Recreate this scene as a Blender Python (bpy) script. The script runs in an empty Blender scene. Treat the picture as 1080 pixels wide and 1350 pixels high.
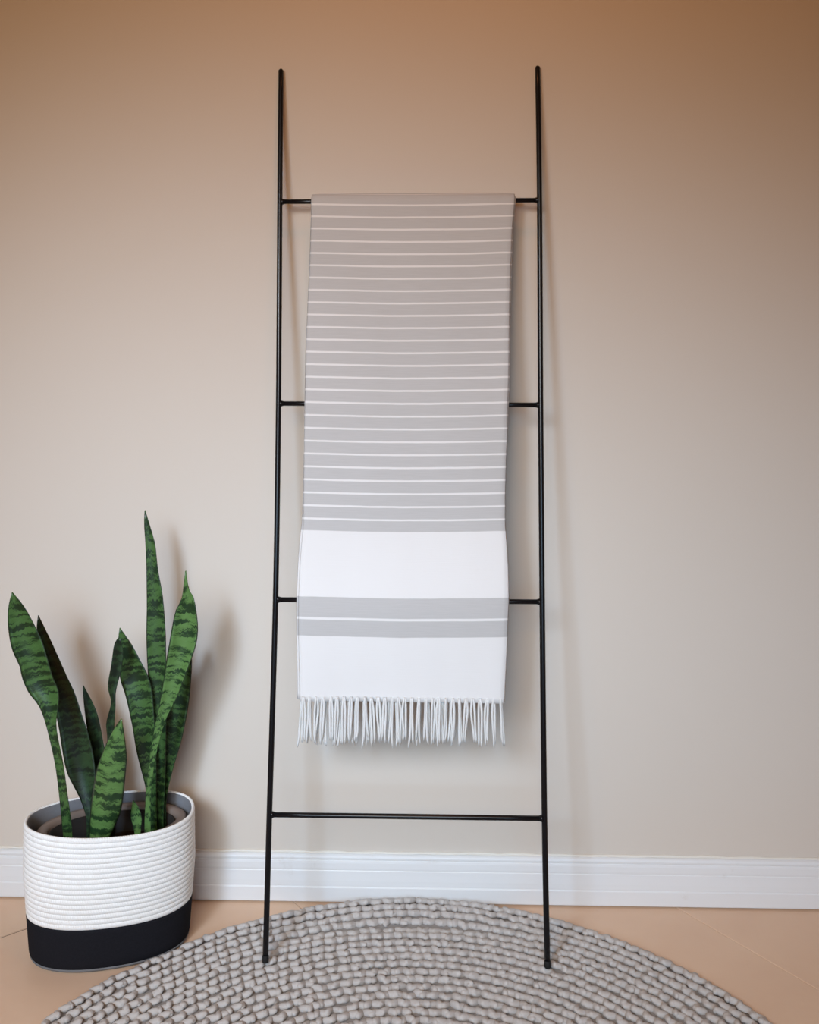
import bpy, bmesh, math, random
import numpy as np
from mathutils import Vector, Matrix

random.seed(7)
rng = np.random.default_rng(7)
scene = bpy.context.scene
COL = scene.collection

# ------------------------------------------------------------------ camera
F = 1300.0            # focal length in pixels of a 1080 px wide frame
YH = 440.0            # row of the horizon (level camera, shifted lens)
CAM = Vector((0.0, 0.0, 1.13))
YAW = math.radians(1.54)
cam_data = bpy.data.cameras.new('camera')
cam_data.sensor_fit = 'HORIZONTAL'
cam_data.sensor_width = 36.0
cam_data.lens = F / 1080.0 * 36.0
cam_data.shift_y = -(675.0 - YH) / 1080.0
cam = bpy.data.objects.new('camera', cam_data)
cam.location = CAM
cam.rotation_euler = (math.pi / 2, 0, YAW)
COL.objects.link(cam)
scene.camera = cam

WALL_Y = 1.966
FWD = Vector((-math.sin(YAW), math.cos(YAW), 0))
RGT = Vector((math.cos(YAW), math.sin(YAW), 0))


def ray(px, py):
    return RGT * ((px - 540.0) / F) + FWD + Vector((0, 0, (YH - py) / F))


def at_y(px, py, y):
    """world point seen at a pixel, standing at depth y of the room"""
    d = ray(px, py)
    return CAM + d * ((y - CAM.y) / d.y)


def at_z(px, py, z):
    d = ray(px, py)
    return CAM + d * ((z - CAM.z) / d.z)


def row_of(p):
    v = Vector(p) - CAM
    return YH - F * v.z / v.dot(FWD)


# ------------------------------------------------------------------ world, light, exposure
def lin(c):
    return tuple(((v / 255.0) / 12.92 if v / 255.0 <= 0.04045 else ((v / 255.0 + 0.055) / 1.055) ** 2.4) for v in c)


world = bpy.data.worlds.new('room_bounce')
scene.world = world
world.use_nodes = True
bg = world.node_tree.nodes['Background']
bg.inputs[0].default_value = (1.0, 0.45, 0.20, 1)
bg.inputs[1].default_value = 0.115


def area_light(name, loc, target, sx, sy, power, color, spread=180):
    d = bpy.data.lights.new(name, 'AREA')
    d.shape = 'RECTANGLE'
    d.size = sx
    d.size_y = sy
    d.energy = power
    d.color = color
    d.spread = math.radians(spread)
    o = bpy.data.objects.new(name, d)
    o.location = loc
    o.rotation_euler = (Vector(target) - Vector(loc)).to_track_quat('-Z', 'Y').to_euler()
    COL.objects.link(o)
    return o


# cool daylight: wide window behind the camera, and a smaller high pane to its left
area_light('window_daylight', (-0.20, -0.90, 1.20), (-0.10, WALL_Y, 0.45), 2.8, 1.0, 6.2, (0.43, 0.715, 1.0), 45)
area_light('side_window_daylight', (-1.10, -0.90, 2.00), (-0.20, WALL_Y, 0.40), 0.50, 0.70, 5.2, (0.46, 0.70, 1.0), 48)
# added warm fill behind the camera, broad so its shadows stay soft
area_light('warm_fill_light', (-0.70, -0.70, 1.80), (-0.20, WALL_Y, 0.45), 1.6, 1.0, 9.6, (1.0, 0.70, 0.36), 80)
# warm ceiling lamp of the room
lamp = bpy.data.lights.new('ceiling_lamp_light', 'POINT')
lamp.energy = 9.2
lamp.color = (1.0, 0.36, 0.14)
lamp.shadow_soft_size = 0.08
lo = bpy.data.objects.new('ceiling_lamp_light', lamp)
lo.location = (0.0, 1.15, 2.40)
COL.objects.link(lo)

scene.view_settings.view_transform = 'Standard'
scene.view_settings.look = 'None'
scene.view_settings.gamma = 1
scene.view_settings.use_curve_mapping = False
scene.view_settings.exposure = 0.0

# ------------------------------------------------------------------ helpers


def build(name, verts, faces, mat, parent=None, uv=None, smooth=True):
    me = bpy.data.meshes.new(name)
    me.from_pydata([tuple(v) for v in verts], [], [tuple(f) for f in faces])
    if uv is not None:
        lay = me.uv_layers.new(name='UVMap')
        idx = np.empty(len(me.loops), dtype=np.int32)
        me.loops.foreach_get('vertex_index', idx)
        lay.data.foreach_set('uv', np.asarray(uv, dtype=np.float32)[idx].ravel())
    if smooth:
        me.polygons.foreach_set('use_smooth', np.ones(len(me.polygons), dtype=bool))
    me.materials.append(mat)
    bm = bmesh.new()
    bm.from_mesh(me)
    bmesh.ops.recalc_face_normals(bm, faces=bm.faces)
    bm.to_mesh(me)
    bm.free()
    me.update()
    return link(name, me, parent)


def link(name, me, parent=None):
    o = bpy.data.objects.new(name, me)
    COL.objects.link(o)
    if parent is not None:
        o.parent = parent
        o.matrix_parent_inverse = Matrix.Translation(-parent.location)
    return o


def thing(name, loc, label, cat):
    o = bpy.data.objects.new(name, None)
    o.empty_display_size = 0.05
    o.location = loc
    COL.objects.link(o)
    o['label'] = label
    o['category'] = cat
    return o


def tube(points, radii, sides=12, caps=True, round_end=False):
    """verts and faces of a tube along a list of points"""
    P = [Vector(p) for p in points]
    n = len(P)
    if not hasattr(radii, '__len__'):
        radii = [radii] * n
    verts, faces, uv = [], [], []
    acc = 0
    prev = None
    for i in range(n):
        t = (P[min(i + 1, n - 1)] - P[max(i - 1, 0)]).normalized()
        if prev is None:
            a = Vector((1, 0, 0)) if abs(t.x) < 0.8 else Vector((0, 1, 0))
            nrm = (a - t * a.dot(t)).normalized()
        else:
            nrm = (prev - t * prev.dot(t)).normalized()
        prev = nrm
        b = t.cross(nrm)
        if i:
            acc += (P[i] - P[i - 1]).length
        for k in range(sides):
            an = 2 * math.pi * k / sides
            verts.append(P[i] + (nrm * math.cos(an) + b * math.sin(an)) * radii[i])
            uv.append((k / sides, acc))
    for i in range(n - 1):
        for k in range(sides):
            k2 = (k + 1) % sides
            faces.append((i * sides + k, i * sides + k2, (i + 1) * sides + k2, (i + 1) * sides + k))
    if caps:
        faces.append(tuple(range(sides)))
        faces.append(tuple(range((n - 1) * sides, n * sides)))
    return verts, faces, uv


def polyline(pts, n):
    """resample a polyline of 2-D/3-D points evenly to n points, smoothed by Catmull-Rom"""
    P = [np.array(p, dtype=float) for p in pts]
    P = [2 * P[0] - P[1]] + P + [2 * P[-1] - P[-2]]
    out = []
    for i in range(1, len(P) - 2):
        for k in range(12):
            t = k / 12.0
            a, b, c, d = P[i - 1], P[i], P[i + 1], P[i + 2]
            out.append(0.5 * (2 * b + (c - a) * t + (2 * a - 5 * b + 4 * c - d) * t * t + (3 * b - a - 3 * c + d) * t ** 3))
    out.append(P[-2])
    out = np.array(out)
    s = np.concatenate([[0], np.cumsum(np.linalg.norm(np.diff(out, axis=0), axis=1))])
    q = np.linspace(0, s[-1], n)
    return np.stack([np.interp(q, s, out[:, k]) for k in range(out.shape[1])], axis=1)


# ------------------------------------------------------------------ materials
class NT:
    def __init__(self, name, rough=0.6, spec=0.5):
        self.m = bpy.data.materials.new(name)
        self.m.use_nodes = True
        self.t = self.m.node_tree
        self.b = self.t.nodes['Principled BSDF']
        self.b.inputs['Roughness'].default_value = rough
        self.b.inputs['Specular IOR Level'].default_value = spec

    def n(self, kind, **kw):
        nd = self.t.nodes.new(kind)
        for k, v in kw.items():
            setattr(nd, k, v)
        return nd

    def l(self, a, b):
        self.t.links.new(a, b)

    def noise(self, scale, detail=3, rough=0.5, vec=None, dist=0.0):
        nd = self.n('ShaderNodeTexNoise')
        nd.inputs['Scale'].default_value = scale
        nd.inputs['Detail'].default_value = detail
        nd.inputs['Roughness'].default_value = rough
        nd.inputs['Distortion'].default_value = dist
        if vec is None:
            vec = self.coord()
        self.l(vec, nd.inputs['Vector'])
        return nd.outputs['Fac']

    def coord(self, which='Object'):
        return self.n('ShaderNodeTexCoord').outputs[which]

    def ramp(self, fac, stops, interp='LINEAR'):
        nd = self.n('ShaderNodeValToRGB')
        r = nd.color_ramp
        r.interpolation = interp
        while len(r.elements) < len(stops):
            r.elements.new(0.5)
        for e, (p, c) in zip(r.elements, stops):
            e.position = p
            e.color = (c, c, c, 1) if not hasattr(c, '__len__') else (*c[:3], 1)
        self.l(fac, nd.inputs[0])
        return nd.outputs[0]

    def mix(self, fac, a, b, blend='MIX'):
        nd = self.n('ShaderNodeMix', data_type='RGBA', blend_type=blend)
        for v, s in ((fac, nd.inputs[0]), (a, nd.inputs[6]), (b, nd.inputs[7])):
            if hasattr(v, 'is_output'):
                self.l(v, s)
            elif hasattr(v, '__len__'):
                s.default_value = (*v[:3], 1)
            else:
                s.default_value = v
        return nd.outputs[2]

    def math(self, op, a, b=0.0):
        nd = self.n('ShaderNodeMath', operation=op)
        for v, s in ((a, nd.inputs[0]), (b, nd.inputs[1])):
            if hasattr(v, 'is_output'):
                self.l(v, s)
            else:
                s.default_value = v
        return nd.outputs[0]

    def color(self, v):
        if hasattr(v, 'is_output'):
            self.l(v, self.b.inputs['Base Color'])
        else:
            self.b.inputs['Base Color'].default_value = (*v[:3], 1)

    def bump(self, h, strength=0.3, dist=0.002):
        nd = self.n('ShaderNodeBump')
        nd.inputs['Strength'].default_value = strength
        nd.inputs['Distance'].default_value = dist
        self.l(h, nd.inputs['Height'])
        self.l(nd.outputs[0], self.b.inputs['Normal'])


M = {}
# painted wall
w = NT('wall_paint', 0.75, 0.25)
w.color(w.mix(w.noise(1.6, 4), (0.605, 0.542, 0.475), (0.635, 0.572, 0.505)))
w.bump(w.noise(140, 3), 0.08, 0.001)
M['wall'] = w.m
# white skirting gloss paint
w = NT('skirting_paint', 0.42, 0.4)
w.color(w.mix(w.ramp(w.noise(9, 5, 0.65), [(0.62, 0.0), (0.72, 1.0)]), (0.73, 0.73, 0.73), (0.65, 0.63, 0.61)))
w.bump(w.noise(30, 3), 0.06, 0.001)
M['skirting'] = w.m
w = NT('caulk', 0.6)
w.color((0.74, 0.70, 0.63))
M['caulk'] = w.m
# floor tile
w = NT('floor_tile', 0.42, 0.35)
w.color(w.mix(w.noise(5, 6, 0.6, dist=0.6), (0.66, 0.45, 0.315), (0.77, 0.57, 0.41)))
w.bump(w.noise(14, 3), 0.05, 0.002)
M['tile'] = w.m
w = NT('grout', 0.9)
w.color((0.11, 0.06, 0.04))
M['grout'] = w.m
# black satin steel
w = NT('black_steel', 0.26, 0.35)
w.color((0.005, 0.005, 0.006))
w.bump(w.noise(220, 2), 0.05, 0.0005)
M['steel'] = w.m
w = NT('black_rubber', 0.7, 0.3)
w.color((0.01, 0.01, 0.01))
M['rubber'] = w.m
# rug cord
w = NT('grey_cotton_cord', 0.95, 0.1)
w.color(w.mix(w.noise(60, 3), (0.48, 0.452, 0.43), (0.575, 0.543, 0.517)))
w.bump(w.noise(380, 3), 0.6, 0.0012)
M['cord'] = w.m
w = NT('rug_backing', 0.95, 0.1)
w.color((0.30, 0.28, 0.265))
M['cord_dark'] = w.m
# basket
w = NT('white_cotton_rope', 0.9, 0.15)
sep = w.n('ShaderNodeSeparateXYZ')
w.l(w.coord('UV'), sep.inputs[0])
tw = w.math('SINE', w.math('ADD', w.math('MULTIPLY', sep.outputs[0], 1450.0), w.math('MULTIPLY', sep.outputs[1], 6.283)))
w.color(w.mix(w.noise(80, 2), (0.85, 0.84, 0.82), (0.89, 0.88, 0.86)))
w.bump(tw, 0.35, 0.0008)
M['rope'] = w.m
w = NT('black_felt', 0.95, 0.08)
w.color(w.mix(w.noise(300, 2), (0.010, 0.010, 0.013), (0.016, 0.016, 0.020)))
w.bump(w.noise(500, 2), 0.2, 0.0006)
M['felt'] = w.m
w = NT('grey_trim', 0.8, 0.2)
w.color((0.16, 0.16, 0.165))
M['trim'] = w.m
w = NT('grey_lining', 0.9, 0.15)
w.color(w.mix(w.noise(120, 2), (0.15, 0.155, 0.17), (0.19, 0.195, 0.21)))
M['lining'] = w.m
w = NT('taupe_plastic', 0.45, 0.4)
w.color((0.20, 0.155, 0.130))
M['pot'] = w.m
w = NT('pot_shade_black', 0.6, 0.3)  # black that paints in the shade inside the pot
w.color((0.018, 0.016, 0.015))
M['pot_shade'] = w.m
w = NT('potting_soil', 1.0, 0.1)
w.color(w.mix(w.noise(90, 4, 0.7), (0.008, 0.006, 0.005), (0.035, 0.024, 0.017)))
w.bump(w.noise(120, 4), 0.8, 0.004)
M['soil'] = w.m


def leaf_mat(name, dark, light, amount):
    w = NT(name, 0.36, 0.45)
    sep = w.n('ShaderNodeSeparateXYZ')
    w.l(w.coord('UV'), sep.inputs[0])
    comb = w.n('ShaderNodeCombineXYZ')
    w.l(w.math('MULTIPLY', sep.outputs[0], 0.9), comb.inputs[0])
    w.l(w.math('MULTIPLY', sep.outputs[1], 60.0), comb.inputs[1])
    oi = w.n('ShaderNodeObjectInfo')
    w.l(w.math('MULTIPLY', oi.outputs['Random'], 40.0), comb.inputs[2])
    wob = w.n('ShaderNodeCombineXYZ')           # jagged wobble of the bands across the leaf
    w.l(w.math('MULTIPLY', sep.outputs[0], 7.0), wob.inputs[0])
    w.l(w.math('MULTIPLY', sep.outputs[1], 25.0), wob.inputs[1])
    wn = w.noise(1.0, 4, 0.6, vec=wob.outputs[0])
    comb2 = w.n('ShaderNodeCombineXYZ')
    w.l(w.math('MULTIPLY', sep.outputs[0], 0.9), comb2.inputs[0])
    w.l(w.math('ADD', w.math('MULTIPLY', sep.outputs[1], 135.0), w.math('MULTIPLY', wn, 2.6)), comb2.inputs[1])
    w.l(w.math('MULTIPLY', oi.outputs['Random'], 40.0), comb2.inputs[2])
    band = w.noise(1.0, 3, 0.55, vec=comb2.outputs[0])
    fac = w.ramp(band, [(0.455 - amount, 0.0), (0.545 - amount, 1.0)])
    fine = w.noise(2.3, 2, 0.5, vec=comb2.outputs[0])
    lightc = w.mix(fine, light, tuple(v * 0.55 for v in light))
    c = w.mix(fac, dark, lightc)
    # thin dark rim along both edges of the leaf
    edge = w.math('ABSOLUTE', w.math('SUBTRACT', sep.outputs[0], 0.5))
    ef = w.ramp(edge, [(0.44, 0.0), (0.485, 1.0)])
    c = w.mix(ef, c, (0.012, 0.022, 0.010))
    w.color(c)
    w.bump(band, 0.12, 0.002)
    return w.m


M['leaf'] = leaf_mat('snake_leaf', (0.009, 0.026, 0.009), (0.066, 0.150, 0.040), 0.0)
M['leaf_bright'] = leaf_mat('snake_leaf_banded', (0.012, 0.036, 0.012), (0.115, 0.235, 0.065), 0.03)
M['leaf_dark'] = leaf_mat('snake_leaf_deep', (0.008, 0.018, 0.010), (0.030, 0.070, 0.028), -0.01)

# ------------------------------------------------------------------ setting: wall, skirting board, floor


def struct(o):
    o['kind'] = 'structure'
    return o


X0, X1, YF = -3.0, 3.0, -1.6
v = [(X0, WALL_Y, -0.02), (X1, WALL_Y, -0.02), (X1, WALL_Y, 2.7), (X0, WALL_Y, 2.7)]
v += [(a, WALL_Y + 0.12, c) for a, b, c in v]
wall = struct(build('wall_back', v, [(0, 1, 2, 3), (4, 5, 6, 7), (0, 1, 5, 4), (1, 2, 6, 5), (2, 3, 7, 6), (3, 0, 4, 7)], M['wall'], smooth=False))

# moulded skirting: profile of (depth from wall, height)
HB = 0.0935
prof = [(0.0, 0.0035), (0.0150, 0.0035), (0.0155, 0.005), (0.0155, 0.031), (0.0148, 0.0325), (0.0138, 0.0335), (0.0138, 0.0355),
        (0.0134, 0.044), (0.0122, 0.055), (0.0116, 0.0625), (0.0108, 0.0638), (0.0110, 0.0655), (0.0112, 0.068), (0.0108, 0.078), (0.0100, 0.0815),
        (0.0088, 0.0826), (0.0088, 0.0838), (0.0096, 0.0850), (0.0098, 0.0880), (0.0088, 0.0908), (0.0068, 0.0926), (0.0045, HB), (0.0, HB)]
xs = [X0, X1]
verts, faces = [], []
for x in xs:
    verts += [(x, WALL_Y - d, z) for d, z in prof]
n = len(prof)
for k in range(n):
    k2 = (k + 1) % n
    faces.append((k, k2, n + k2, n + k))
faces += [tuple(range(n)), tuple(range(n, 2 * n))]
base = struct(build('baseboard_back', verts, faces, M['skirting'], smooth=False))
# caulk bead between skirting and wall
pts = []
for i in range(241):
    x = X0 + (X1 - X0) * i / 240
    pts.append((x, WALL_Y - 0.001, HB + 0.0012 + 0.0006 * math.sin(i * 1.7) + 0.0004 * math.sin(i * 0.37)))
vv, ff, _ = tube(pts, [0.0028 + 0.0007 * math.sin(i * 2.1) for i in range(241)], 8)
build('caulk_bead', vv, ff, M['caulk'], base)

# floor: grout bed with large square tiles laid at an angle to the wall
v = [(X0, YF, -0.003), (X1, YF, -0.003), (X1, WALL_Y + 0.05, -0.003), (X0, WALL_Y + 0.05, -0.003)]
v += [(a, b, -0.06) for a, b, c in v]
floor = struct(build('floor', v, [(0, 1, 2, 3), (4, 5, 6, 7), (0, 1, 5, 4), (1, 2, 6, 5), (2, 3, 7, 6), (3, 0, 4, 7)], M['grout'], smooth=False))
JA, JB = at_z(0, 1235.5, 0), at_z(38, 1222.5, 0)          # the visible joint
TD = (JB - JA).normalized()                                # along the joint
TN = Vector((-TD.y, TD.x, 0))
TS, TW = 0.60, 1.20
TOFF = 0.502                                                # where the cross joints fall
GAP, GAPW = 0.0006, 0.0028


def clip_poly(poly, a, b, c):
    """keep the part of a polygon with a*x+b*y <= c"""
    out = []
    for i in range(len(poly)):
        p, q = poly[i], poly[(i + 1) % len(poly)]
        dp, dq = a * p[0] + b * p[1] - c, a * q[0] + b * q[1] - c
        if dp <= 0:
            out.append(p)
        if (dp < 0 < dq) or (dq < 0 < dp):
            t = dp / (dp - dq)
            out.append((p[0] + (q[0] - p[0]) * t, p[1] + (q[1] - p[1]) * t))
    return out


for i in range(-6, 7):
    for j in range(-6, 7):
        o = JA + TD * (TOFF + i * TS) + TN * (j * TW)
        q = [o + TD * a + TN * b for a, b in ((GAP, GAPW), (TS - GAP, GAPW), (TS - GAP, TW - GAPW), (GAP, TW - GAPW))]
        poly = [(p.x, p.y) for p in q]
        for a, b, c in ((-1, 0, -X0), (1, 0, X1), (0, -1, -YF), (0, 1, WALL_Y)):
            if poly:
                poly = clip_poly(poly, a, b, c)
        if len(poly) < 3:
            continue
        cx = sum(p[0] for p in poly) / len(poly)
        cy = sum(p[1] for p in poly) / len(poly)
        k = len(poly)
        ring = [(p[0], p[1], -0.004) for p in poly] + [(p[0], p[1], -0.0008) for p in poly]
        ins = []
        for p in poly:
            d = Vector((cx - p[0], cy - p[1], 0)).normalized() * 0.0012
            ins.append((p[0] + d.x, p[1] + d.y, 0.0))
        fs = [tuple(range(2 * k, 3 * k))]
        for r in (0, 1):
            for a in range(k):
                b = (a + 1) % k
                fs.append((r * k + a, r * k + b, (r + 1) * k + b, (r + 1) * k + a))
        build('tile', ring + ins, fs, M['tile'], floor, smooth=False)

# ------------------------------------------------------------------ crocheted round rug
RUG_R = 0.69
RUG_C = Vector((0.0, WALL_Y - 0.017 - RUG_R, 0))
RC = at_z(538, 1183, 0.014)
RUG_C.x = RC.x + 0.015
RUG_T = 0.0125


def rug_lift(x, y):
    """the rug is pushed against the skirting and lifts a little along that edge"""
    d = WALL_Y - 0.016 - y
    a = np.exp(-((np.asarray(x) - RUG_C.x) / 0.24) ** 2)
    s = np.clip((0.098 - d) / 0.05, 0, 1)
    s = s * s * (3 - 2 * s)
    return a * s * 0.006


# outline of the basket that stands against the edge of the rug
BZ = 0.241
BA = math.radians(15)
bc = (at_z(31, 1090, BZ) + at_z(256, 1064, BZ)) / 2
bc = Vector((at_y(143.5, 1080, 1.80).x, 1.8125, 0))
SA, SB, EXP = 0.1500, 0.093, 2.25


def basket_pt(ang, z, inset=0.0):
    """point on the slightly slumped oval wall of the basket"""
    t = z / BZ
    sa = SA * (0.945 + 0.075 * min(1, t * 1.6) - 0.02 * max(0, t - 0.6)) - inset
    sb = SB * (0.93 + 0.085 * min(1, t * 1.6) - 0.015 * max(0, t - 0.6)) - inset
    if t < 0.07:
        q = (0.07 - t) / 0.07
        sa -= 0.010 * q * q
        sb -= 0.010 * q * q
    c, s = math.cos(ang), math.sin(ang)
    x = sa * math.copysign(abs(c) ** (2 / EXP), c)
    y = sb * math.copysign(abs(s) ** (2 / EXP), s)
    dz = 0.0
    ca, sn = math.cos(BA), math.sin(BA)
    dz += t * (-0.004 * math.cos(ang - 0.3) + 0.003 * math.sin(2 * ang + 0.6))
    return Vector((bc.x + x * ca - y * sn, bc.y + x * sn + y * ca, z + dz))


foot_ring = np.array([tuple(basket_pt(2 * math.pi * k / 720, z, -0.0045))[:2] for k in range(720) for z in (0.0, 0.006, 0.014, 0.02)])
_d = foot_ring - np.array((RUG_C.x, RUG_C.y))
_fa, _fr = np.arctan2(_d[:, 1], _d[:, 0]), np.hypot(_d[:, 0], _d[:, 1])
GA = np.linspace(-math.pi, math.pi, 1441)
GD = np.zeros(1441)
for _a, _r in zip(_fa, _fr):
    k = int(round((_a + math.pi) / (2 * math.pi) * 1440))
    GD[k] = max(GD[k], RUG_R - 0.0045 - _r)
GS = np.array([max(GD[max(0, i - 10):i + 11]) for i in range(1441)])
GS = np.convolve(GS, np.ones(21) / 21, 'same')


def rug_press(x, y):
    """the soft rug edge is pushed in where the basket stands against it"""
    dx, dy = np.asarray(x) - RUG_C.x, np.asarray(y) - RUG_C.y
    r = np.hypot(dx, dy) + 1e-9
    dep = np.interp(np.arctan2(dy, dx), GA, GS)
    s_ = np.clip((r - (RUG_R - 0.14)) / 0.14, 0, 1.05)
    f = (r - dep * s_) / r
    return RUG_C.x + dx * f, RUG_C.y + dy * f


rug = thing('round_rug', (RUG_C.x, RUG_C.y, 0), 'round grey crocheted cord rug lying on the tan tiles under the ladder', 'rug')
# woven ground
vv, ff = [(RUG_C.x, RUG_C.y, 0.001), (RUG_C.x, RUG_C.y, 0.0065)], []
NA, NRR = 96, 16
for top in (0, 1):
    for r in range(1, NRR + 1):
        for k in range(NA):
            a = 2 * math.pi * k / NA
            x = RUG_C.x + (RUG_R - 0.008) * r / NRR * math.cos(a)
            y = RUG_C.y + (RUG_R - 0.008) * r / NRR * math.sin(a)
            x, y = (float(q) for q in rug_press(x, y))
            vv.append((x, y, (0.0065 if top else 0.001) + float(rug_lift(x, y))))
for top in (0, 1):
    b0 = 2 + top * NRR * NA
    for k in range(NA):
        k2 = (k + 1) % NA
        ff.append((top, b0 + k, b0 + k2))
        for r in range(NRR - 1):
            ff.append((b0 + r * NA + k, b0 + r * NA + k2, b0 + (r + 1) * NA + k2, b0 + (r + 1) * NA + k))
l0, l1 = 2 + (NRR - 1) * NA, 2 + NRR * NA + (NRR - 1) * NA
for k in range(NA):
    k2 = (k + 1) % NA
    ff.append((l0 + k, l0 + k2, l1 + k2, l1 + k))
build('ground_weave', vv, ff, M['cord_dark'], rug)

# a lobe of cord (unit, along +x)
LS, LR = 8, 7
lobe_v = [(-1, 0, 0)]
for i in range(1, LR):
    t = -1 + 2 * i / LR
    r = (1 - abs(t) ** 2.6) ** 0.5
    for k in range(LS):
        a = 2 * math.pi * k / LS
        lobe_v.append((t, r * math.cos(a), r * math.sin(a)))
lobe_v.append((1, 0, 0))
lobe_v = np.array(lobe_v)
lobe_f = []
for k in range(LS):
    lobe_f.append((0, 1 + (k + 1) % LS, 1 + k))
    for i in range(LR - 2):
        b = 1 + i * LS
        lobe_f.append((b + k, b + (k + 1) % LS, b + LS + (k + 1) % LS, b + LS + k))
    b = 1 + (LR - 2) * LS
    lobe_f.append((b + k, b + (k + 1) % LS, len(lobe_v) - 1))

PITCH = 0.0205
NROUND = int(RUG_R / PITCH)
for r_i in range(NROUND):
    r = RUG_R - PITCH * (r_i + 0.5)
    cnt = max(5, int(round(2 * math.pi * r / 0.0218)))
    V_, F_ = [], []
    nb = 0
    ph = rng.random() * 6.28
    for s in range(cnt):
        a = ph + 2 * math.pi * (s + rng.normal(0, 0.06)) / cnt
        rad = np.array((math.cos(a), math.sin(a)))
        tan = np.array((-math.sin(a), math.cos(a)))
        for side in (-1, 1):
            L = 0.0136 * (1 + rng.normal(0, 0.07))
            Wd = 0.0065 * (1 + rng.normal(0, 0.10))
            H = 0.0062 * (1 + rng.normal(0, 0.08))
            ang = side * math.radians(40) + rng.normal(0, 0.17)
            d2 = rad * math.cos(ang) + tan * math.sin(ang)
            n2 = np.array((-d2[1], d2[0]))
            cxy = rad * (r + rng.normal(0, 0.0013)) + tan * side * 0.0056
            tilt = 0.34 + rng.normal(0, 0.05)
            lx, ly, lz = lobe_v[:, 0] * L, lobe_v[:, 1] * Wd, lobe_v[:, 2] * H
            pz = lz - lx * tilt + 0.0085 + rng.normal(0, 0.0005)
            px = RUG_C.x + cxy[0] + d2[0] * lx + n2[0] * ly
            py = RUG_C.y + cxy[1] + d2[1] * lx + n2[1] * ly
            px, py = rug_press(px, py)
            py = np.minimum(py, WALL_Y - 0.0165)
            crease = 0.0034 * math.exp(-((RUG_R - r - 0.0925) / 0.009) ** 2) * np.exp(-((px - RUG_C.x + 0.02) / 0.20) ** 2) * (py > RUG_C.y)
            pz = np.maximum(pz - crease, 0.0005) + rug_lift(px, py)
            V_.append(np.stack([px, py, pz], axis=1))
            F_ += [tuple(q + nb for q in f) for f in lobe_f]
            nb += len(lobe_v)
    build('crochet_round', np.concatenate(V_), F_, M['cord'], rug)

# ------------------------------------------------------------------ leaning ladder
FOOT_Z = 0.0190
fl, fr = at_z(350, 1268, FOOT_Z), at_z(722, 1275, FOOT_Z)
foot_y = (fl.y + fr.y) / 2
SR = 0.0052                                              # stile radius
top_y = WALL_Y - SR - 0.002
top_z = at_y(540, 90, top_y).z
LEAN = (top_y - foot_y) / (top_z - FOOT_Z)


def ladder_y(z):
    return foot_y + LEAN * (z - FOOT_Z)


def on_ladder(px, py, off=0.0):
    """pixel onto the sloping plane of the ladder; off = distance in front of it along y"""
    d = ray(px, py)
    # y = foot_y - off + LEAN*(z-FOOT_Z)
    t = (foot_y - off + LEAN * (CAM.z - FOOT_Z) - CAM.y) / (d.y - LEAN * d.z)
    return CAM + d * t


ladder = thing('blanket_ladder', ((fl.x + fr.x) / 2, foot_y, FOOT_Z), 'tall thin black metal blanket ladder leaning against the wall', 'ladder')
st_l = [(350, 1268), (355.2, 1076), (363.3, 792), (367.2, 533), (369, 265), (370.5, 93)]
st_r = [(722, 1275), (718, 1079), (715, 793), (713, 534), (711.5, 264), (709, 89)]
for st in (st_l, st_r):
    P = [Vector(p) for p in polyline([tuple(on_ladder(*q)) for q in st], 40)]
    d = (P[0] - P[1]).normalized()
    P[0] = P[0] + Vector((0, 0, 0))
    tip = P[-1] + (P[-1] - P[-2]).normalized() * 0.003
    vv, ff, _ = tube(P + [tip], [SR] * 40 + [SR * 0.55], 14)
    stile = build('stile', vv, ff, M['steel'], ladder)
    # rubber foot at the floor end
    e = (P[1] - P[0]).normalized()
    vv, ff, _ = tube([P[0] - e * 0.001, P[0] + e * 0.001, P[0] + e * 0.010, P[0] + e * 0.011], [SR * 0.95, SR * 1.14, SR * 1.14, SR], 14)
    build('foot_cap', vv, ff, M['rubber'], stile)
RUNG = [((369, 266), (711.5, 264)), ((367.2, 532), (713, 534)), ((363.3, 790.5), (715, 793.5)), ((355.2, 1074), (718, 1079))]
rung_pts = []
for a, b in RUNG:
    A, B = on_ladder(*a), on_ladder(*b)
    rung_pts.append((A, B))
    vv, ff, _ = tube([A + (B - A) * (k / 8) for k in range(9)], 0.0046, 12)
    rg = build('rung', vv, ff, M['steel'], ladder)
    for P, s in ((A, 1), (B, -1)):                       # weld fillets
        dv = (B - A).normalized() * s
        vv, ff, _ = tube([P + dv * 0.0035, P + dv * 0.0062, P + dv * 0.0095], [0.0068, 0.0058, 0.0047], 12)
        build('weld', vv, ff, M['steel'], rg)

# ------------------------------------------------------------------ throw blanket over the top rung
left_o = [(250, 411.3), (300, 410.5), (350, 409), (400, 406.5), (460, 404), (540, 402.5), (640, 401), (690, 399), (705, 397), (745, 394), (790, 392), (840, 392), (880, 393), (930, 393.5), (1000, 394)]
right_o = [(250, 680), (270, 679), (300, 676), (340, 674.5), (400, 672.5), (500, 671.2), (560, 669), (600, 667), (650, 665.5), (690, 665.5), (715, 667.5), (745, 669.5), (790, 670.5), (820, 669), (850, 668), (900, 665.5), (930, 664.5), (1000, 663)]


def outline(tab, r):
    return float(np.interp(r, [a for a, b in tab], [b for a, b in tab]))


def rung_mid(i, px):
    A, B = rung_pts[i]
    t = (px - RUNG[i][0][0]) / (RUNG[i][1][0] - RUNG[i][0][0])
    return A + (B - A) * t


R1, R2, R3 = rung_mid(0, 540), rung_mid(1, 540), rung_mid(2, 540)
RR = 0.0046


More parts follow.
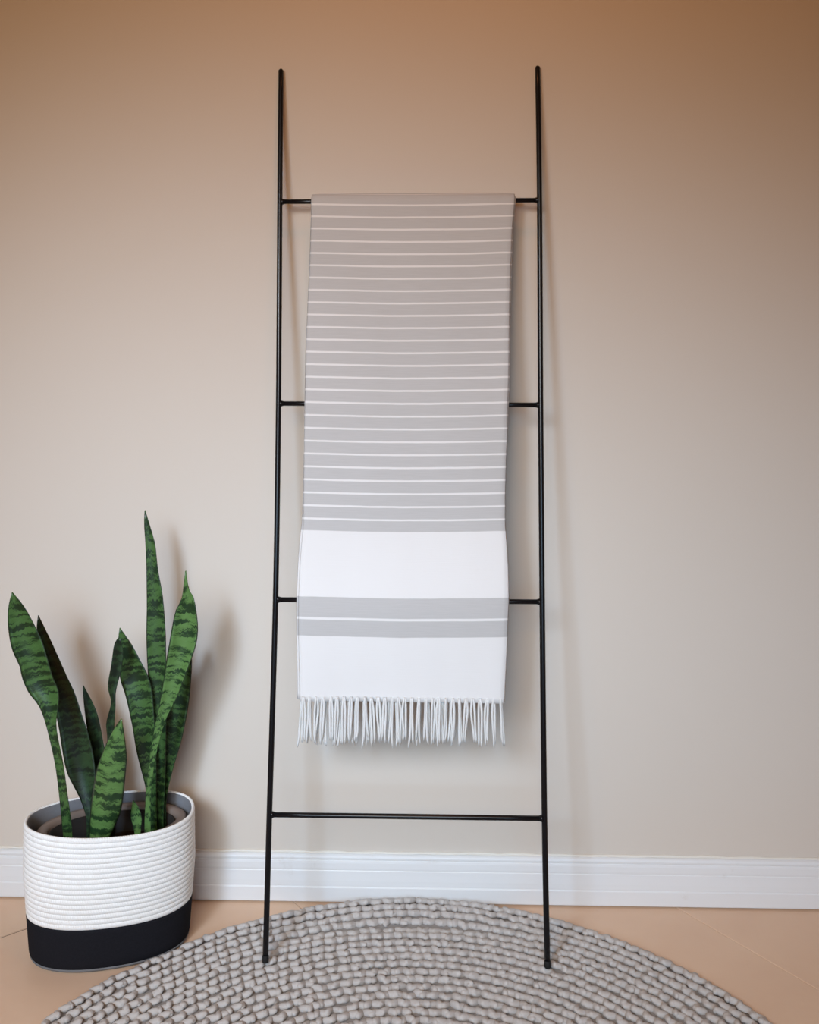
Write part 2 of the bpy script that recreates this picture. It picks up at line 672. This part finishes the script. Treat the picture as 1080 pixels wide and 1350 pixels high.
def side_path(gap, z_end, back_z):
    """(y, z) path of a cloth layer whose middle runs gap away from the rungs"""
    g = RR + gap
    P = [(R1.y + g * 0.9 + 0.002, back_z), (R1.y + g + 0.001, R1.z - 0.25), (R1.y + g, R1.z - 0.05)]
    for k in range(9):
        a = math.pi * k / 8
        P.append((R1.y + g * math.cos(a), R1.z + g * math.sin(a)))
    for t in (0.12, 0.3, 0.5, 0.7, 0.88):
        y = R1.y + (R2.y - R1.y) * t
        z = R1.z + (R2.z - R1.z) * t
        P.append((y - g + 0.006 * math.sin(math.pi * t), z))
    P.append((R2.y - g, R2.z))
    for t in (0.2, 0.5, 0.8):
        y = R2.y + (R3.y - R2.y) * t
        z = R2.z + (R3.z - R2.z) * t
        P.append((y - g + 0.005 * math.sin(math.pi * t), z))
    P.append((R3.y - g, R3.z))
    P.append((R3.y - g - 0.003, R3.z - 0.03))
    P.append((R3.y - g - 0.003, R3.z - 0.09))
    P.append((R3.y - g - 0.002, z_end))
    return polyline(P, 150)


def wrinkle(u, s):
    return (0.0011 * math.sin(u * 5.1 + s * 3.0) + 0.0009 * math.sin(u * 11.0 - s * 7.0 + 1.0) + 0.0007 * math.sin(s * 23 + u * 3.0) + 0.0004 * math.sin(u * 31 + s * 4))


FR_Y = R3.y - RR - 0.012
CLOTH_END = at_y(530, 925, FR_Y).z


# pattern rows (px) -> distance along the cloth, so the woven stripes are real lengths
stripe_rows = [269, 285.5, 301.5, 318, 334.3, 350.5, 366.5, 382.5, 399, 415.5, 432, 449, 466, 482, 499, 516, 532.6, 550, 567, 583.5, 600, 617, 634, 650.5, 667, 684]


def layer(name, gap, thick, dl, dr, z_end, back_z, parent, along=None):
    path = side_path(gap, z_end, back_z)
    n = len(path)
    s = np.concatenate([[0], np.cumsum(np.linalg.norm(np.diff(path, axis=0), axis=1))])
    itop = int(np.argmax(path[:, 1]))
    NU = 44
    verts, uv = [], []
    rows_s, rows_py = [], []
    ring = 2 * NU + 2
    for i in range(n):
        y, z = path[i]
        a, b = path[max(i - 1, 0)], path[min(i + 1, n - 1)]
        t = (b - a) / np.linalg.norm(b - a)
        nrm = np.array((t[1], -t[0]))                 # outward: front face faces -y
        py = row_of((0, y, z))
        if i >= itop:
            rows_s.append(s[i] - s[itop])
            rows_py.append(py)
        front = 1.0 if i > itop else 0.0
        l = outline(left_o, py) + dl(py)
        r = outline(right_o, py) + dr(py)
        yy = y
        if i < itop:                                   # the part hanging behind the rung is a little narrower
            ins = min(1.0, (s[itop] - s[i]) / 0.06) * 15.0
            l, r, yy = l + ins, r - ins, R1.y
        xl, xr = at_y(l, 440, yy).x, at_y(r, 440, yy).x
        wob = front * min(1.0, (s[i] - s[itop]) / 0.12)
        vs = s[i] - s[itop]
        if along is not None and i >= itop:            # both layers are one cloth, woven in step
            vs = along(py)
        for k in range(NU):
            u = k / (NU - 1)
            x = xl + (xr - xl) * u
            off = thick / 2 + wob * (wrinkle(u * 1.2, vs) + 0.0022)
            e = min(u, 1 - u) * (NU - 1)
            if e < 1.5:
                off -= thick * 0.16 * (1.5 - e)
            verts.append((x, y + nrm[0] * off, z + nrm[1] * off))
            uv.append((u, vs))
        verts.append((xr + thick * 0.28, y + nrm[0] * wob * 0.0022, z + nrm[1] * wob * 0.0022))
        uv.append((1.0, vs))
        for k in range(NU - 1, -1, -1):
            u = k / (NU - 1)
            x = xl + (xr - xl) * u
            off = -thick / 2 + wob * (wrinkle(u * 1.2, vs) + 0.0022)
            e = min(u, 1 - u) * (NU - 1)
            if e < 1.5:
                off += thick * 0.16 * (1.5 - e)
            verts.append((x, y + nrm[0] * off, z + nrm[1] * off))
            uv.append((u, vs))
        verts.append((xl - thick * 0.28, y + nrm[0] * wob * 0.0022, z + nrm[1] * wob * 0.0022))
        uv.append((0.0, vs))
    faces = []
    for i in range(n - 1):
        for k in range(ring):
            k2 = (k + 1) % ring
            faces.append((i * ring + k, i * ring + k2, (i + 1) * ring + k2, (i + 1) * ring + k))
    for b0 in (0, (n - 1) * ring):                      # end caps as strips
        for k in range(NU - 1):
            faces.append((b0 + k, b0 + k + 1, b0 + 2 * NU - 1 - k, b0 + 2 * NU - k))
        faces.append((b0 + NU - 1, b0 + NU, b0 + NU + 1))
        faces.append((b0, b0 + 2 * NU, b0 + 2 * NU + 1))
    return verts, faces, uv, (rows_py, rows_s), path


blanket = thing('throw_blanket', (R1.x, R1.y, R1.z), 'folded grey and white striped throw blanket with white fringe hanging over the top rung', 'blanket')
verts, faces, uv, (rp, rs), path_f = layer('front', 0.0082, 0.0050, lambda p: 2.6 if p > 705 else 0.6 + 2.0 * max(0, (p - 640) / 65), lambda p: -1.6 if p < 560 else -0.3, CLOTH_END, R1.z - 0.60, blanket)


def dist_of(row):
    return float(np.interp(row, rp, rs))


# woven pattern as a material: v = metres from the fold over the rung
w = NT('woven_striped_cotton', 0.95, 0.1)
sep = w.n('ShaderNodeSeparateXYZ')
w.l(w.coord('UV'), sep.inputs[0])
sag = w.math('MULTIPLY', w.math('SINE', w.math('MULTIPLY', sep.outputs[0], 3.14159)), 0.0030)
jit = w.math('MULTIPLY', w.math('SUBTRACT', w.noise(26, 2), 0.5), 0.0012)
vv_ = w.math('ADD', w.math('SUBTRACT', sep.outputs[1], sag), jit)
av = w.math('ABSOLUTE', vv_)
S0, S1 = dist_of(269), dist_of(684)
per = (S1 - S0) / 25.0
ph = w.math('ADD', w.math('DIVIDE', w.math('SUBTRACT', av, S0), per), 0.5)
fr_ = w.math('ABSOLUTE', w.math('SUBTRACT', w.math('FRACT', ph), 0.5))          # 0 on a stripe
hw = 0.0018 / per
stripe = w.ramp(fr_, [(hw * 0.75, 1.0), (hw * 1.25, 0.0)])


def step(x, edge, rising=True):
    nd = w.n('ShaderNodeMapRange')
    nd.inputs['From Min'].default_value = edge - 0.0007
    nd.inputs['From Max'].default_value = edge + 0.0007
    w.l(x, nd.inputs['Value'])
    return nd.outputs[0] if rising else w.math('SUBTRACT', 1.0, nd.outputs[0])


B1, B2, B3 = dist_of(699.5), dist_of(787), dist_of(838)
LN = dist_of(815)
white = w.math('MULTIPLY', stripe, step(av, B1, False))
band1 = w.math('MULTIPLY', step(av, B1), step(av, B2, False))
line2 = w.math('MULTIPLY', step(av, LN - 0.0022), step(av, LN + 0.0022, False))
band2 = step(av, B3)
white = w.math('MAXIMUM', w.math('MAXIMUM', white, band1), w.math('MAXIMUM', line2, band2))
wn = w.n('ShaderNodeTexNoise')
wn.inputs['Scale'].default_value = 1.0
wn.inputs['Detail'].default_value = 2
mp = w.n('ShaderNodeMapping')
mp.inputs['Scale'].default_value = (9, 620, 1)
w.l(w.coord('UV'), mp.inputs[0])
w.l(mp.outputs[0], wn.inputs['Vector'])
grey = w.mix(wn.outputs['Fac'], (0.44, 0.427, 0.418), (0.51, 0.493, 0.482))
w.color(w.mix(white, grey, (0.72, 0.70, 0.685)))
bh = w.math('ADD', w.math('MULTIPLY', white, 1.2), w.math('MULTIPLY', wn.outputs['Fac'], 0.5))
w.bump(bh, 0.35, 0.0007)
w.b.inputs['Sheen Weight'].default_value = 0.15
M['cloth'] = w.m
w = NT('fringe_cotton', 0.95, 0.1)
w.color((0.68, 0.675, 0.66))
w.bump(w.noise(700, 2), 0.3, 0.0006)
M['fringe'] = w.m

build('front_layer', verts, faces, M['cloth'], blanket, uv)
verts2, faces2, uv2, _, path_u = layer('under', 0.0030, 0.0046, lambda p: 0.0, lambda p: 0.0, CLOTH_END + 0.002, R1.z - 0.62, blanket, dist_of)
build('under_layer', verts2, faces2, M['cloth'], blanket, uv2)

# fringe: each tassel is a pair of soft cords leaving the hem together


def tassel_mesh(seed, length):
    rs_ = random.Random(seed)
    V_, F_ = [], []
    for side in (-1, 1):
        spread = rs_.uniform(0.0011, 0.0019)
        drift = rs_.uniform(-0.0025, 0.0025)
        mid = rs_.uniform(-0.0016, 0.0016)
        ln = length * rs_.uniform(0.93, 1.04)
        hook = rs_.choice((-1, 1)) * rs_.uniform(0, 0.003)
        P = []
        for i in range(11):
            t = i / 10
            x = side * (0.0008 + spread * math.sin(min(1, t * 3.0) * math.pi / 2)) + drift * t * t + mid * math.sin(t * math.pi * 1.6)
            if t > 0.85:
                x += hook * (t - 0.85) / 0.15
            P.append((x, side * 0.0006 + 0.0008 * math.sin(t * 5 + seed), -ln * t))
        rad = [0.0019, 0.0022, 0.0022, 0.0023, 0.0022, 0.0023, 0.0022, 0.0023, 0.0022, 0.0020, 0.0009]
        v_, f_, _ = tube(P, rad, 7)
        b = len(V_)
        V_ += v_
        F_ += [tuple(q + b for q in f) for f in f_]
    return V_, F_


tmeshes = []
for sd in range(9):
    v_, f_ = tassel_mesh(sd, 0.086)
    o = build('tassel', v_, f_, M['fringe'], blanket)
    tmeshes.append(o.data)
    bpy.data.objects.remove(o)


def place_tassels(path, n, l, r, seed, ydrop, zup):
    rr = random.Random(seed)
    y, z = path[-1]
    for k in range(n):
        px = l + (r - l) * (k + 0.5) / n + rr.uniform(-0.8, 0.8)
        p = at_y(px, 925, y)
        o = bpy.data.objects.new('tassel', rr.choice(tmeshes))
        COL.objects.link(o)
        o.parent = blanket
        o.location = Vector((p.x, y + ydrop, z + zup)) - blanket.location
        o.rotation_euler = (rr.uniform(-0.03, 0.02), rr.uniform(-0.05, 0.05), rr.choice((0, math.pi)) + rr.uniform(-0.4, 0.4))
        o.scale = (1, 1, rr.uniform(0.95, 1.06))


place_tassels(path_f, 30, 396, 664, 3, -0.0058, 0.009)
place_tassels(path_u, 20, 393, 600, 5, -0.0015, 0.003)

# ------------------------------------------------------------------ rope basket
basket = thing('rope_basket', (bc.x, bc.y, 0), 'oval rope basket, white coils above a black base, standing on the floor beside the rug', 'basket')
NB = 96
BAND = 0.080


def shell(levels, mat, name, parent):
    """levels: list of (z, inset) rings joined into a wall"""
    V_, F_ = [], []
    for z, ins in levels:
        for k in range(NB):
            V_.append(basket_pt(2 * math.pi * k / NB, z, ins))
    for i in range(len(levels) - 1):
        for k in range(NB):
            k2 = (k + 1) % NB
            F_.append((i * NB + k, i * NB + k2, (i + 1) * NB + k2, (i + 1) * NB + k))
    return build(name, V_, F_, mat, parent)


# black felt lower part with thickness, grey sole edge
lv = [(0.0045 + (BAND - 0.0045) * i / 14, 0.0) for i in range(15)]
shell(lv + [(BAND + 0.001, 0.003), (BAND - 0.002, 0.0055)] + [(BAND - 0.002 - (BAND - 0.008) * i / 8, 0.0055) for i in range(1, 9)], M['felt'], 'black_base', basket)
V_, F_ = [], []
for z, ins in ((0.0, 0.003), (0.0, -0.0015), (0.0040, -0.0030), (0.0085, -0.0016), (0.0085, 0.004)):
    V_ += [basket_pt(2 * math.pi * k / NB, z, ins) for k in range(NB)]
for i in range(4):
    for k in range(NB):
        k2 = (k + 1) % NB
        F_.append((i * NB + k, i * NB + k2, (i + 1) * NB + k2, (i + 1) * NB + k))
F_.append(tuple(range(NB)))
F_.append(tuple(range(4 * NB, 5 * NB)))
build('grey_sole', V_, F_, M['trim'], basket)
# white coils
NCOIL = 18
CH = (BZ - BAND) / NCOIL
for c in range(NCOIL):
    z0 = BAND + CH * (c + 0.5)
    V_, F_, U_ = [], [], []
    SD = 10
    acc = 0
    prevp = None
    for k in range(NB + 1):
        ang = 2 * math.pi * k / NB
        p = basket_pt(ang, z0)
        q = basket_pt(ang, z0, 0.004)
        nr = (p - q)
        nr.z = 0
        nr.normalize()
        if prevp is not None:
            acc += (p - prevp).length
        prevp = p
        rz = CH * 0.60
        rn = 0.0034
        for s in range(SD):
            a = 2 * math.pi * s / SD
            V_.append(p - nr * 0.0034 + nr * (rn * math.cos(a)) + Vector((0, 0, rz * math.sin(a))))
            U_.append((acc, s / SD * 2))
    for k in range(NB):
        for s in range(SD):
            s2 = (s + 1) % SD
            F_.append((k * SD + s, k * SD + s2, (k + 1) * SD + s2, (k + 1) * SD + s))
    build('rope_coil', V_, F_, M['rope'], basket, U_)
# grey lining inside
shell([(BZ - 0.001, 0.0050), (BZ - 0.003, 0.0085), (BZ - 0.03, 0.0092), (BZ - 0.08, 0.0095), (0.06, 0.0100), (0.012, 0.0120)], M['lining'], 'lining', basket)

# ------------------------------------------------------------------ potted snake plant in the basket
plant = thing('snake_plant', (bc.x, bc.y, 0.008), 'potted snake plant with tall banded green leaves standing inside the rope basket', 'potted plant')


def pot_pt(ang, z, a, b):
    c, s = math.cos(ang), math.sin(ang)
    ca, sn = math.cos(BA), math.sin(BA)
    x, y = a * c + 0.003, b * s
    return Vector((bc.x + x * ca - y * sn, bc.y + x * sn + y * ca, z))


V_, F_ = [], []
NP = 64

def pot_shell(levels, name, mat):
    V_, F_ = [], []
    for z, a, b in levels:
        V_ += [pot_pt(2 * math.pi * k / NP, z, a, b) for k in range(NP)]
    for i in range(len(levels) - 1):
        for k in range(NP):
            k2 = (k + 1) % NP
            F_.append((i * NP + k, i * NP + k2, (i + 1) * NP + k2, (i + 1) * NP + k))
    F_.append(tuple(range(NP)))
    build(name, V_, F_, M[mat], plant)


pot_shell([(0.008, 0.105, 0.050), (0.010, 0.110, 0.055), (0.200, 0.128, 0.073), (0.203, 0.132, 0.0765), (0.222, 0.133, 0.0775), (0.2245, 0.130, 0.0755), (0.223, 0.117, 0.065), (0.217, 0.1145, 0.063), (0.165, 0.112, 0.061)], 'pot', 'pot')
pot_shell([(0.150, 0.1090, 0.0575), (0.213, 0.1125, 0.0610), (0.2165, 0.1120, 0.0605), (0.2165, 0.1100, 0.0590), (0.160, 0.1075, 0.0565)], 'pot_shade_liner', 'pot_shade')  # added dark liner, stands in for shade down inside the pot
V_, F_ = [pot_pt(0, 0.178, 0, 0)], []
for r in range(1, 9):
    for k in range(NP):
        p = pot_pt(2 * math.pi * k / NP, 0.176 + 0.003 * random.uniform(-1, 1), 0.1080 * r / 8, 0.0570 * r / 8)
        V_.append(p)
for k in range(NP):
    k2 = (k + 1) % NP
    F_.append((0, 1 + k, 1 + k2))
    for r in range(7):
        F_.append((1 + r * NP + k, 1 + r * NP + k2, 1 + (r + 1) * NP + k2, 1 + (r + 1) * NP + k))
build('soil', V_, F_, M['soil'], plant)


def leaf(left, right, y0, y1, mat, fold=0.16, twist=0.0, thick=0.0026, bend=0.0):
    """left/right: edge points (pixels) from base to tip; y0..y1: depth of base and tip"""
    n, NU = 46, 9
    Lp, Rp = polyline(left, n), polyline(right, n)
    V_, F_, U_ = [], [], []
    ring = 2 * NU
    acc = 0
    prev = None
    for i in range(n):
        t = i / (n - 1)
        y = y0 + (y1 - y0) * t + bend * math.sin(math.pi * t)
        l0_, r0_ = at_y(Lp[i][0], Lp[i][1], y), at_y(Rp[i][0], Rp[i][1], y)
        wd = (r0_ - l0_).length
        tw = twist * wd * (t - 0.3)
        l0_ = at_y(Lp[i][0], Lp[i][1], y - tw)
        r0_ = at_y(Rp[i][0], Rp[i][1], y + tw)
        mid = (l0_ + r0_) / 2
        if prev is not None:
            acc += (mid - prev).length
        prev = mid
        ths = thick * (1 - 0.75 * t) * (0.6 + 0.4 * min(1, wd / 0.02))
        for side in (0, 1):
            ks = range(NU) if side == 0 else range(NU - 1, -1, -1)
            for k in ks:
                u = k / (NU - 1)
                c = 1 - (2 * u - 1) ** 2
                p = l0_ + (r0_ - l0_) * u
                dy = fold * wd * c + 0.03 * wd * math.sin(acc * 55 + u * 2.5) * (1 - c)
                th = ths * (0.25 + 0.75 * c)
                p = p + Vector((0, dy + (-th if side == 0 else th) / 2 * 1.0, 0))
                V_.append(p)
                U_.append((u, acc))
    for i in range(n - 1):
        for k in range(ring):
            k2 = (k + 1) % ring
            F_.append((i * ring + k, i * ring + k2, (i + 1) * ring + k2, (i + 1) * ring + k))
    for b0 in (0, (n - 1) * ring):
        for k in range(NU - 1):
            F_.append((b0 + k, b0 + k + 1, b0 + 2 * NU - 2 - k, b0 + 2 * NU - 1 - k))
    return build('leaf', V_, F_, M[mat], plant, U_)


# large left leaf on its narrow stalk
leaf([(86, 1150), (83, 1100), (79, 1060), (73, 1010), (64, 970), (57, 944), (50, 928), (37, 912), (28, 893), (26.5, 881), (15.5, 853), (10, 822), (11, 800), (15.5, 781)],
     [(97, 1150), (95.5, 1100), (91, 1060), (84, 1010), (76.5, 972), (74.5, 950), (77, 930), (77, 912), (70, 893), (66, 878), (58, 853), (49, 832), (34, 802), (16.5, 780.5)],
     1.765, 1.735, 'leaf', 0.20)
# second leaf behind it
leaf([(112, 1150), (114, 1085), (108, 1060), (97, 1037), (89, 1019), (81.5, 986), (74.5, 945), (66, 905), (56, 870), (49, 838), (48.5, 824), (50, 811.5)],
     [(128, 1150), (128, 1085), (126.5, 1040), (125, 1010), (119.5, 980), (114, 958), (106, 935), (98, 913), (89, 893), (80, 872), (62, 834), (51, 811)],
     1.795, 1.83, 'leaf_dark', 0.22)
# small dark leaf
leaf([(122, 1150), (122, 1060), (119, 1000), (114, 958), (112, 940), (109.5, 915), (109, 904)],
     [(140, 1150), (141, 1060), (140, 1000), (137, 983), (131, 950), (124, 930), (110, 903)],
     1.83, 1.85, 'leaf_dark', 0.18)
# thin twisted leaf
leaf([(138, 1150), (140, 1060), (141.5, 980), (140, 954), (146.5, 926), (142, 905), (147, 874), (150.5, 850), (155, 841.5)],
     [(150, 1150), (152, 1060), (152, 990), (151, 956), (152.5, 930), (153, 911), (161, 879), (162.5, 858), (158, 841)],
     1.815, 1.80, 'leaf_dark', 0.25, 0.5)
# broad leaf in the middle at the front
leaf([(124, 1150), (118.5, 1112), (118.5, 1085), (120, 1060), (123, 1036), (130, 1006), (142, 976), (152, 958), (159.3, 948)],
     [(134, 1150), (142, 1112), (151, 1090), (158.5, 1072), (163, 1050), (166, 1015), (167, 996), (164.5, 970), (160.7, 947.5)],
     1.770, 1.752, 'leaf_bright', -0.16)
# broad leaf leaning left behind
leaf([(198, 1150), (197, 1080), (192.5, 1042), (187, 1018), (179, 986), (174, 956), (169, 930), (164, 912), (158, 895), (157, 865), (156, 842), (157.5, 828)],
     [(207, 1150), (207, 1080), (206.5, 1042), (206.5, 1018), (205.5, 986), (204.5, 955), (202, 925), (199.5, 905), (193.5, 886), (184, 868), (174.5, 851), (158.5, 827.5)],
     1.83, 1.845, 'leaf', 0.15)
# tallest leaf
leaf([(203.5, 1150), (203, 1080), (203, 1030), (202, 985), (198, 940), (195.5, 900), (194, 870), (193, 826), (193.5, 790), (193, 749), (191.5, 715), (190, 690), (190.5, 674)],
     [(215, 1150), (216, 1080), (218, 1030), (219, 985), (219.5, 940), (219.5, 900), (219.2, 867), (218, 826), (215, 787), (208.5, 752), (205, 718), (199, 697), (192, 673.5)],
     1.845, 1.855, 'leaf', 0.14)
# right leaf on a narrow folded stalk, nearest of its tuft
leaf([(191.5, 1150), (190.5, 1095), (191.5, 1057), (194, 1029), (197, 1001), (204, 957), (210.5, 927), (218, 879), (224, 844), (230.5, 808), (239, 790.5), (241.6, 775.6), (244, 753)],
     [(200, 1150), (199, 1095), (199, 1057), (201, 1029), (206, 995), (218, 951), (234, 918), (249, 879), (258.5, 850), (261, 823), (256.5, 790.5), (249, 775.6), (245.5, 752)],
     1.80, 1.80, 'leaf_bright', 0.20)
# leaf behind on the right
leaf([(207, 1150), (208, 1085), (209, 1051), (212, 1013), (214, 974), (218, 936), (224, 900), (234, 868), (245, 845)],
     [(217, 1150), (219, 1085), (220, 1051), (228.5, 1013), (240, 974), (247.6, 936), (252, 897), (253, 866), (248, 845)],
     1.850, 1.88, 'leaf', 0.13)
# young shoot
leaf([(180, 1150), (177.5, 1100), (172.5, 1078), (173, 1067), (175.3, 1055.5)],
     [(186, 1150), (185.5, 1100), (187, 1080), (183, 1065), (176.3, 1055)],
     1.80, 1.805, 'leaf_bright', 0.12)
